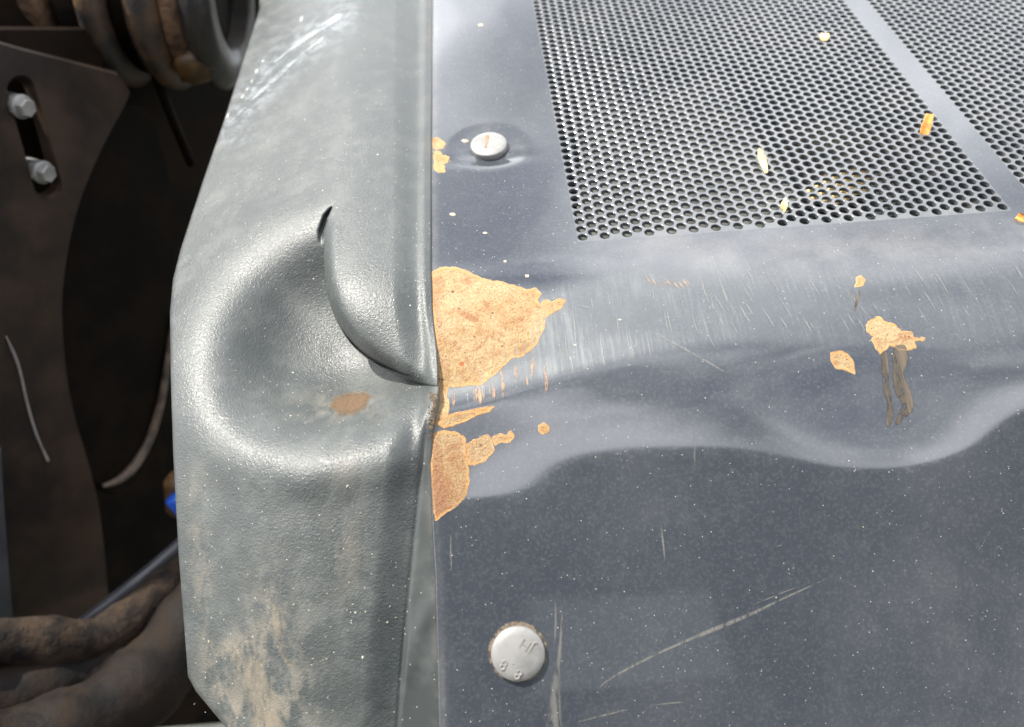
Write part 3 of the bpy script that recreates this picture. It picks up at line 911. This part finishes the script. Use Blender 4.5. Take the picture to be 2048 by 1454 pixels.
mudA = .9 * gauss(np.hypot((uu - 540) / 85, (vv - 1420) / 130)) + .8 * gauss(np.hypot((uu - 470) / 30, (vv - 1310) / 40)) \
     + .6 * gauss(np.hypot((uu - 545) / 45, (vv - 1230) / 110)) + .55 * gauss(np.hypot((uu - 690) / 95, (vv - 815) / 32)) \
     + .35 * gauss(np.hypot((uu - 690) / 40, (vv - 1110) / 90)) + .45 * gauss((uu - uu * 0 - edge_left(vv) - 40) / 26) * sstep((vv - 900) / 100) \
     + .30 * gauss(np.hypot((uu - 690) / 40, (vv - 930) / 40)) + .3 * gauss((uu - seam_u(vv)) / 12)
rd, _, _ = polydist(UV, [(690, 30), (640, 60), (560, 130), (500, 200), (465, 260)])
rubA = .95 * np.exp(-(rd / 32) ** 2) * sstep((rd - 2) / 12 + .45) * (vv < 300)
sh = lambda a: pad(a.reshape(nr, nc))
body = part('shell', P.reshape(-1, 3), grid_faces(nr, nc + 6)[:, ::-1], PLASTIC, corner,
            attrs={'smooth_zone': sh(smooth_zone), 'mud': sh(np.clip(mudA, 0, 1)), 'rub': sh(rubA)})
# the buckled flap that overhangs the dent
FS = FOLD_S[FOLD_S[:, 1] > 318]
s = np.concatenate([[0], np.cumsum(np.hypot(*np.diff(FS, axis=0).T))])
t = np.linspace(0, s[-1], 420)
fc = np.stack([np.interp(t, s, FS[:, 0]), np.interp(t, s, FS[:, 1])], 1)
fc = fc[fc[:, 0] < 874]
sv_ = np.interp(np.linspace(0, 1, len(fc)), [0, 1], [fc[0, 1], 770])
sv_ = fc[:, 1] * .5 + sv_ * .5 if False else np.maximum(sv_, fc[:, 1] - 70)
sv_ = np.minimum(sv_, 771)
a = np.concatenate([np.linspace(0, .12, 18)[:-1], np.linspace(.12, 1, 90)])
su = np.minimum(seam_u(sv_), 876) - 2.5
FU = fc[:, None, 0] * (1 - a) + su[:, None] * a; FV = fc[:, None, 1] * (1 - a) + sv_[:, None] * a
FUV = np.stack([FU.ravel(), FV.ravel()], 1)
FP = solve_h(FUV, flap_h(FUV)).reshape(len(fc), len(a), 3)
# lip: rolls under towards the flap's inside
T = np.gradient(FP[:, 0], axis=0); T /= np.linalg.norm(T, axis=1)[:, None]
inw = FP[:, 4] - FP[:, 0]; inw -= T * np.sum(inw * T, 1)[:, None]; inw /= np.linalg.norm(inw, axis=1)[:, None]
lead = [FP[:, 0] + inw * i_ + np.array((0, 0, -d_)) for i_, d_ in ((.006, .004), (.0022, .0030), (.0006, .0018), (0.0, .0006))]
FPa = np.concatenate([np.stack(lead, 1), FP, np.stack([FP[:, -1] + np.array((.0006, 0, -.0008)), FP[:, -1] + np.array((.0006, 0, -.010))], 1)], 1)
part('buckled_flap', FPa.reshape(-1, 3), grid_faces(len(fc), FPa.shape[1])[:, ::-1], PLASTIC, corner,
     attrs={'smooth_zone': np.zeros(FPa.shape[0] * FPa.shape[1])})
def mud_material():
    m, nt, b = material('dried_mud_spot')
    t = NT(nt)
    e = t.attr('edge'); n = t.noise(420, 5, .7)
    f = t.ramp(t.math('ADD', t.math('MULTIPLY', e, .09), t.math('MULTIPLY', n, .9)), .55, 1.35)
    col = t.mix(f, (.21, .165, .11), (.105, .065, .035))
    col = t.mix(t.math('MULTIPLY', t.ramp(n, .5, .62), .5), col, (.10, .055, .03))
    t.link(col, b.inputs['Base Color']); b.inputs['Roughness'].default_value = .9
    t.link(t.ramp(t.math('ADD', t.math('MULTIPLY', e, .085), t.math('MULTIPLY', n, .8)), .30, 1.5), b.inputs['Alpha'])
    t.link(t.bump(n, .8, .0006), b.inputs['Normal'])
    return m
MUDSPOT = mud_material()
patch('mud_spot', [(652, 808), (668, 792), (700, 781), (735, 780), (748, 792), (735, 818), (705, 836), (672, 832)], MUDSPOT, seed=41, amp=4,
      surf=on_cover, rim=False, root=corner, grid=3, lift=.0001, dome=.0004)
MUDTHIN = scrape_material('thin_mud_smear', (.24, .20, .145), (.38, .32, .24), .30, (160, 60, 60), .9)
strip('mud_smear', [(452, 1292), (468, 1310), (478, 1335), (484, 1352)], [14, 24, 18, 4], MUDTHIN, root=corner, surf=on_cover, seed=51)
strip('mud_smear', [(505, 1310), (515, 1380), (540, 1480)], [30, 70, 90], MUDTHIN, root=corner, surf=on_cover, seed=52, ncol=15)
strip('mud_smear', [(545, 1200), (560, 1290), (580, 1340)], [6, 26, 10], MUDTHIN, root=corner, surf=on_cover, seed=53)
RUB = scrape_material('white_rub_mark', (.24, .27, .30), (.44, .46, .47), .55, (60, 60, 60), .6)
strip('rub_mark', [(690, 28), (660, 45), (600, 85), (545, 130)], [16, 16, 7, 3], RUB, root=corner, surf=on_cover, seed=54)
strip('rub_mark', [(650, 75), (600, 112), (560, 150), (500, 205), (462, 245)], [3, 5, 12, 6, 3], RUB, root=corner, surf=on_cover, seed=55)
WHITE = scrape_material('bright_scrape', (.75, .72, .62), (.85, .83, .76), .95, (60, 60, 60), .7)
for pts in ([(530, 118), (522, 128)], [(517, 136), (510, 150)], [(508, 156), (502, 168)], [(498, 172), (492, 184)], [(489, 188), (481, 200)],
            [(460, 224), (452, 240)], [(648, 75), (632, 90)], [(612, 104), (602, 112)], [(606, 30), (600, 48)]):
    strip('chip_mark', pts, [2.5, 5, 2.5], WHITE, root=corner, surf=on_cover, seed=int(pts[0][0]))

# ------------------------------------------------------------------ dry bits lying about
def leaf_bit(name, label, tip, tail, width, mat, z0, z1, shape, curl=.12, group=None):
    """a stiff dry fragment from tail to tip over the grille, heights z0/z1 over the sheet"""
    A = on_panel([tail])[0]; 
    B = rays([tip])[0]; B = B * ((-EYE + z1) / B[2])
    A = A + np.array((0, 0, z0))
    ax = B - A; l = np.linalg.norm(ax); ax /= l
    toeye = -A / np.linalg.norm(A)
    sd = np.cross(ax, toeye); sd /= np.linalg.norm(sd); nn = np.cross(sd, ax)
    if nn @ toeye < 0: nn = -nn
    n = 14; V = []; Fc = []
    for i in range(n):
        t_ = i / (n - 1)
        w = np.interp(t_, np.linspace(0, 1, len(shape)), shape) * width / 2 * (1 + .06 * math.sin(9 * t_ + width * 900))
        c = A + ax * (t_ * l) + nn * curl * l * math.sin(math.pi * t_) * .3
        for s_ in (-1, -.5, 0, .5, 1):
            V.append(c + sd * w * s_ + nn * (abs(s_) * w * .35))
    m_ = len(V)
    V += [v - nn * .00035 for v in V]
    for i in range(n - 1):
        for k in range(4):
            a_ = i * 5 + k
            Fc.append((a_, a_ + 1, a_ + 6, a_ + 5)); Fc.append((m_ + a_, m_ + a_ + 5, m_ + a_ + 6, m_ + a_ + 1))
        for k in (0, 4):
            a_ = i * 5 + k; Fc.append((a_, a_ + 5, m_ + a_ + 5, m_ + a_))
    for i in (0, n - 1):
        for k in range(4):
            a_ = i * 5 + k; Fc.append((a_, a_ + 1, m_ + a_ + 1, m_ + a_))
    o = mesh_obj(name, V, Fc, mat, None, A, True)
    o.matrix_world = M @ Matrix.Translation(Vector(A.tolist()))
    o['label'] = label; o['category'] = 'leaf piece'
    if group: o['group'] = group
    return o
G = 'dry plant scraps on the vents'
leaf_bit('leaf_fragment', 'narrow cream sliver of dry leaf lying on the vent holes', (1518, 297), (1533, 347), .0036, LEAFMAT, .0004, .0035, [.45, .9, 1, .95, .8, .25], group=G)
leaf_bit('leaf_fragment', 'orange brown shard of dry leaf standing in a vent hole near the plain strip', (1860, 228), (1848, 269), .0052, LEAFORANGE, -.002, .008, [.75, .9, .95, 1, .95, .7], group=G)
leaf_bit('leaf_fragment', 'small square tan leaf scrap high on the larger vent', (1650, 68), (1647, 82), .0056, LEAFMAT, .0003, .0016, [.8, 1, .95, .8], .3, group=G)
leaf_bit('seed_husk', 'tiny golden seed husk near the lower edge of the vent', (1571, 396), (1567, 420), .0033, LEAFMAT, -.001, .003, [.5, 1, .95, .6, .25], .4, group=G)
leaf_bit('leaf_fragment', 'orange leaf scrap on the flat at the right edge below the vents', (2034, 431), (2060, 446), .0040, LEAFORANGE, .0003, .0014, [.2, .8, 1, .9], group=G)
# leaves fallen through onto the core
def fallen_leaf(u, v, r, label, rot):
    c = rays([(u, v)])[0]; c = c * ((-EYE - .0165) / c[2])
    k = 18; V = [c + np.array((0, 0, .0012))]
    for i in range(k):
        a_ = 2 * math.pi * i / k
        rr = r * (1 - .45 * abs(math.sin(a_))) * (1 + .12 * math.sin(5 * a_))
        V.append(c + np.array((rr * math.cos(a_ + rot), rr * math.sin(a_ + rot), .0008 * math.sin(3 * a_))))
    m_ = len(V); V += [q - np.array((0, 0, .0004)) for q in V]
    Fc = [(0, 1 + i, 1 + (i + 1) % k) for i in range(k)] + [(m_, m_ + 1 + (i + 1) % k, m_ + 1 + i) for i in range(k)]
    Fc += [(1 + i, m_ + 1 + i, m_ + 1 + (i + 1) % k, 1 + (i + 1) % k) for i in range(k)]
    o = mesh_obj('fallen_leaf', V, Fc, LEAFMAT, None, c)
    o.matrix_world = M @ Matrix.Translation(Vector(c.tolist()))
    o['label'] = label; o['category'] = 'leaf'
fallen_leaf(1680, 372, .022, 'yellow leaf seen through the holes near the vent corner', .4)
fallen_leaf(1330, 458, .010, 'yellow leaf seen through the bottom holes of the vent', .1)
# loose grit on panel and plastic
V, Fc = [], []
def grain(P, s, stretch=1.0):
    n = len(V)
    a_ = rng.uniform(0, 6.28); d = np.array((math.cos(a_), math.sin(a_), 0)) * s * stretch; e = np.array((-math.sin(a_), math.cos(a_), 0)) * s
    V.extend([P + d, P - d, P + e, P - e, P + np.array((0, 0, s * .8)), P - np.array((0, 0, s * .2))])
    for q in ((0, 2, 4), (2, 1, 4), (1, 3, 4), (3, 0, 4), (2, 0, 5), (1, 2, 5), (3, 1, 5), (0, 3, 5)): Fc.append(tuple(n + i for i in q))
pu = np.stack([rng.uniform(890, 2040, 330), rng.uniform(490, 1450, 330)], 1)
pu2 = np.stack([rng.uniform(880, 1090, 90), rng.uniform(10, 500, 90)], 1)
for P_ in on_panel(np.vstack([pu, pu2])): grain(P_, rng.choice([.00018, .00026, .0004], p=[.6, .32, .08]))
pc = np.stack([rng.uniform(380, 780, 110), rng.uniform(560, 1440, 110)], 1)
for P_ in on_cover(pc): grain(P_, rng.choice([.00018, .00028, .0005], p=[.6, .3, .1]), rng.uniform(1, 2.5))
ps = np.stack([rng.normal(868, 5, 150), rng.uniform(785, 880, 150)], 1); ps = ps[ps[:, 0] < seam_u(ps[:, 1]) - 2]
grit = mesh_obj('grit', V, Fc, GRIT, None, (0, 0, 0), False)
grit.matrix_world = M
V, Fc = [], []
for P_ in on_cover(ps): grain(P_, rng.uniform(.0003, .0008))
dirt = mesh_obj('packed_dirt', V, Fc, simple('brown_dirt', (.07, .045, .025), (.20, .14, .08), 500, .9, .3), None, (0, 0, 0), False)
dirt.matrix_world = M
dirt['kind'] = 'stuff'; dirt['label'] = 'brown crumbs of dirt packed in the seam'; dirt['category'] = 'dirt'
grit['kind'] = 'stuff'; grit['label'] = 'pale specks of grit scattered over paint and plastic'; grit['category'] = 'grit'

# ------------------------------------------------------------------ steelwork behind, on the left
BN = np.array([.85, -.50, .15]); BN /= np.linalg.norm(BN)
BP = rays([(200, 600)])[0] * .74
def on_back(uv, off=0.0):
    r = rays(uv); k = ((BP + BN * off) @ BN) / (r @ BN)
    return r * k[:, None]
def plate(name, loop, off, thick, mat, root, holes=(), bevel=.003, parent=None, label=None):
    """a steel plate cut to an outline, its face off metres in front of the back plane"""
    bm = bmesh.new()
    loops = []
    for lp in [loop] + list(holes):
        P3 = on_back(lp, off) - BASE[root.name]
        vs_ = [bm.verts.new(p) for p in P3]
        for a_, b_ in zip(vs_, vs_[1:] + vs_[:1]): bm.edges.new((a_, b_))
        loops.append(vs_)
    bmesh.ops.triangle_fill(bm, use_beauty=True, use_dissolve=False, edges=bm.edges[:])
    bm.normal_update()
    for f in bm.faces:
        if f.normal.dot(Vector(BN)) < 0: f.normal_flip()
    for vs_ in loops:
        c = sum((v.co for v in vs_), Vector()) / len(vs_)
        sgn = 1 if vs_ is loops[0] else -1
        mid = []
        low = []
        for v in vs_:
            dirn = (v.co - c).normalized() * sgn
            mid.append(bm.verts.new(v.co + dirn * bevel * .8 - Vector(BN) * bevel))
            low.append(bm.verts.new(v.co + dirn * bevel * .9 - Vector(BN) * thick))
        k = len(vs_)
        for A_, B_ in ((vs_, mid), (mid, low)):
            for i in range(k):
                try: bm.faces.new((A_[i], A_[(i + 1) % k], B_[(i + 1) % k], B_[i]))
                except ValueError: pass
    bmesh.ops.recalc_face_normals(bm, faces=bm.faces[:])
    me = bpy.data.meshes.new(name); bm.to_mesh(me); bm.free()
    me.materials.append(mat)
    o = bpy.data.objects.new(name, me); COL.objects.link(o); o.parent = parent or root
    if label: o['label'] = label
    return o
arm = thing('loader_arm', 'dark brown steel arm side plates in shade left of the plastic cover', 'machine arm', on_back([(120, 1200)])[0])
slot = []
c0, c1, rw = np.array((42.0, 178.0)), np.array((96.0, 370.0)), 28.0
d_ = (c1 - c0) / np.linalg.norm(c1 - c0); n_ = np.array((-d_[1], d_[0]))
for i in range(13):
    a_ = math.pi * i / 12; slot.append(c0 + rw * (n_ * math.cos(a_) - d_ * math.sin(a_)))
for i in range(13):
    a_ = math.pi * i / 12; slot.append(c1 + rw * (-n_ * math.cos(a_) + d_ * math.sin(a_)))
front = chaikin([(236, 150), (256, 176), (262, 190), (200, 300), (152, 420), (128, 540), (122, 640), (138, 800), (188, 960), (206, 1060), (225, 1300)], 2)
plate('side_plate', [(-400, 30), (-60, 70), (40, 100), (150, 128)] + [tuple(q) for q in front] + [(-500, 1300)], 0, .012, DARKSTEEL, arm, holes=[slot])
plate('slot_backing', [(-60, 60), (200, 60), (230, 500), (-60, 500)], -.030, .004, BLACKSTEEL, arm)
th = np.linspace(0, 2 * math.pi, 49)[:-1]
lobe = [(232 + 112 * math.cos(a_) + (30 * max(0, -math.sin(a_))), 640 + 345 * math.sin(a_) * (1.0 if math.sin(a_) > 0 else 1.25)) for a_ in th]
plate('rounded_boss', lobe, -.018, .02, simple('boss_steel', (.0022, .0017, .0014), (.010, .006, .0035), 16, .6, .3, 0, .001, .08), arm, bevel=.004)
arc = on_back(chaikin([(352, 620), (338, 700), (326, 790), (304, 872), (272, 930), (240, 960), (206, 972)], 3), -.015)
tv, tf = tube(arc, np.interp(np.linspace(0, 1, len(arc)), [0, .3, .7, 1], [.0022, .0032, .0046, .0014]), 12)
part('rounded_rim', tv, tf, simple('lit_rim_steel', (.04, .03, .026), (.16, .11, .08), 60, .4, .2), arm)  # paler colour stands for the light the rounded edge catches
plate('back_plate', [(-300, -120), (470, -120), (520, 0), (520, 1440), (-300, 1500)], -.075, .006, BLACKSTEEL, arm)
brace = on_back([(300, 120), (322, 180), (352, 255), (384, 330)], -.03)
tv, tf = tube(brace, .0042, 10)
part('brace_rod', tv, tf, BLACKSTEEL, arm)
plate('edge_bar', [(-60, 900), (2, 900), (8, 1010), (16, 1120), (26, 1236), (-60, 1236)], .012, .010, BAR, arm)
streak = on_back(chaikin([(12, 672), (38, 730), (52, 800), (72, 870), (96, 922)], 2), .0008)
tv, tf = tube(streak, np.interp(np.linspace(0, 1, len(streak)), [0, .2, .8, 1], [.0003, .0011, .0009, .0014]), 6)
part('weld_scrape', tv, tf, simple('scraped_bare_steel', (.20, .18, .17), (.30, .27, .26), 90, .5, .1), arm)
for u, v in ((43, 213), (85, 344)):                      # the two hex bolts in the slot
    P_ = on_back([(u, v)], .002)[0]
    nb = BN * .8 + np.array((.35, -.1, -.2)); nb /= np.linalg.norm(nb)
    Fm = frame(nb, (0.2, .9, .3))
    wv, wf = lathe([(.0078, -.022), (.0078, -.001), (.0086, .0), (.0086, .0014), (.004, .0016)], 28)
    o = part('hex_bolt', wv @ Fm.T + P_, wf, ZINC, arm)
    hv = []
    for r_, z_ in ((.0062, .0012), (.0068, .0018), (.0068, .0058), (.0060, .0070), (.003, .0068)):
        for k in range(6): hv.append((r_ * math.cos(k * math.pi / 3), r_ * math.sin(k * math.pi / 3), z_))
    hf = [(i * 6 + k, i * 6 + (k + 1) % 6, (i + 1) * 6 + (k + 1) % 6, (i + 1) * 6 + k) for i in range(4) for k in range(6)] + [tuple(24 + k for k in range(6))]
    part('hex_head', np.array(hv) @ Fm.T + P_, hf, ZINC, arm, smooth=False, parent=o)

# pivot pin with its stack of bushes, across the top left corner
def camp(u, v, dist): return rays([(u, v)])[0] * dist
pa, pb = camp(-150, -60, .90), camp(450, -20, .80)
axis = pb - pa; LN = np.linalg.norm(axis); axis /= LN
pin = thing('pivot_pin', 'rusty pivot pin with worn grey bushes at the top left corner', 'pivot', (pa + pb) / 2)
Fm = frame(axis, (0, 0, 1))
RUSTYGREY = simple('grey_steel_with_rust', (.016, .018, .021), (.14, .075, .035), 22, .5, .6, 0, .002)
def ring(name, a0, a1, r, mat, ri=None, bev=.003, wob=0.0, seg=48, tilt=0.0):
    prof = [(ri if ri else r * .5, a0 + .001), (r - bev, a0), (r, a0 + bev), (r, a1 - bev), (r - bev, a1)]
    if ri: prof += [(ri, a1 - .001), (ri * .98, a1 - .02)]
    Vl, Fl = lathe(prof, seg)
    if not ri: pass
    if wob:
        an = np.arctan2(Vl[:, 1], Vl[:, 0])
        k = 1 + wob * (np.sin(an * 3 + a0 * 90) * .5 + np.sin(an * 7 + Vl[:, 2] * 300) * .35 + rng.normal(0, .3, len(Vl)))
        Vl[:, :2] *= k[:, None]
    return part(name, Vl @ Fm.T + pa, Fl, mat, pin)
px = LN / 580.0                       # metres along the pin per photograph pixel
def al(u): return (u + 150) * px
ring('pin_body', al(-150), al(140), .074, RUSTBROWN, wob=.05)
ring('bush', al(150), al(205), .070, HOSE, wob=.02, bev=.006)
ring('bush', al(205), al(258), .084, RUSTYGREY, bev=.008)
ring('bush', al(258), al(300), .072, BLACKSTEEL)
ring('bush', al(292), al(352), .084, RUSTYGREY, bev=.008)
ring('bush', al(352), al(392), .076, RUSTBROWN, wob=.006)
ring('end_bush', al(388), al(445), .082, GREYSTEEL, ri=.050, bev=.009)
ring('pin_end', al(380), al(415), .046, HOSE, wob=.06)
lump = camp(390, 122, .765)
Vl, Fl = lathe([(.006, -.016), (.015, -.011), (.019, 0), (.015, .011), (.006, .016)], 18)
Vl *= (1 + .12 * rng.normal(0, 1, (len(Vl), 1)))
part('rust_lump', Vl @ Fm.T + lump, Fl, OCHRE, pin)

# hoses and rod at the lower left
def hose(name, label, pts, dist, rad, mat, wob=.06, cat='hose', group=None):
    p = chaikin(pts, 3)
    dd = np.interp(np.linspace(0, 1, len(p)), np.linspace(0, 1, len(dist)), dist)
    P3 = rays(p) * dd[:, None]
    r_ = rad * (1 + wob * np.sin(np.linspace(0, 26, len(p))) + wob * .6 * rng.normal(0, .4, len(p)))
    tv, tf = tube(P3, r_, 20)
    b_ = P3[len(P3) // 2]
    o = mesh_obj(name, tv, tf, mat, None, b_)
    o.matrix_world = M @ Matrix.Translation(Vector(b_.tolist()))
    o['label'] = label; o['category'] = cat
    if group: o['group'] = group
    return o
GH = 'dirty hoses at the lower left'
hose('hydraulic_hose', 'mud caked black hose curving under the steel plate, uppermost of the bundle', [(-120, 1290), (60, 1282), (180, 1290), (270, 1240), (350, 1150), (430, 1060)], [.66, .68, .70, .72], .017, simple('muddy_hose_rubber', (.005, .004, .004), (.045, .030, .020), 55, .85, .9, 0, .003, .2), group=GH)
hose('hydraulic_hose', 'thick dark brown hose in the middle of the bundle', [(-120, 1392), (80, 1385), (210, 1340), (310, 1260), (420, 1130)], [.68, .69, .71, .72], .026, HOSE, group=GH)
hose('hydraulic_hose', 'black woven hose along the bottom left edge, lowest of the bundle', [(-60, 1520), (120, 1478), (260, 1400), (350, 1300), (450, 1170)], [.65, .66, .68, .70], .028, HOSE, group=GH)
hose('steel_rod', 'thin blue grey metal rod rising behind the hoses', [(120, 1285), (190, 1230), (270, 1168), (330, 1118), (400, 1055)], [.73, .70, .69], .0058, BAR, 0, 'rod')
bc = camp(371, 1020, .72)
Vl, Fl = lathe([(.007, -.016), (.008, -.014), (.008, .010), (.007, .012), (.004, .0125)], 24)
o = mesh_obj('blue_cap', Vl @ frame((.4, -.3, -.8)).T + bc, Fl, BLUE, None, bc); o.matrix_world = M @ Matrix.Translation(Vector(bc.tolist()))
o['label'] = 'bright blue cap just peeping past the plastic edge'; o['category'] = 'cap'
oc = camp(362, 985, .74)
Vl, Fl = lathe([(.010, -.02), (.013, -.016), (.013, .012), (.009, .018), (.004, .02)], 20)
o = mesh_obj('ochre_fitting', Vl @ frame((.2, .3, .9)).T + oc, Fl, OCHRE, None, oc); o.matrix_world = M @ Matrix.Translation(Vector(oc.tolist()))
o['label'] = 'ochre fitting just above the blue cap'; o['category'] = 'fitting'
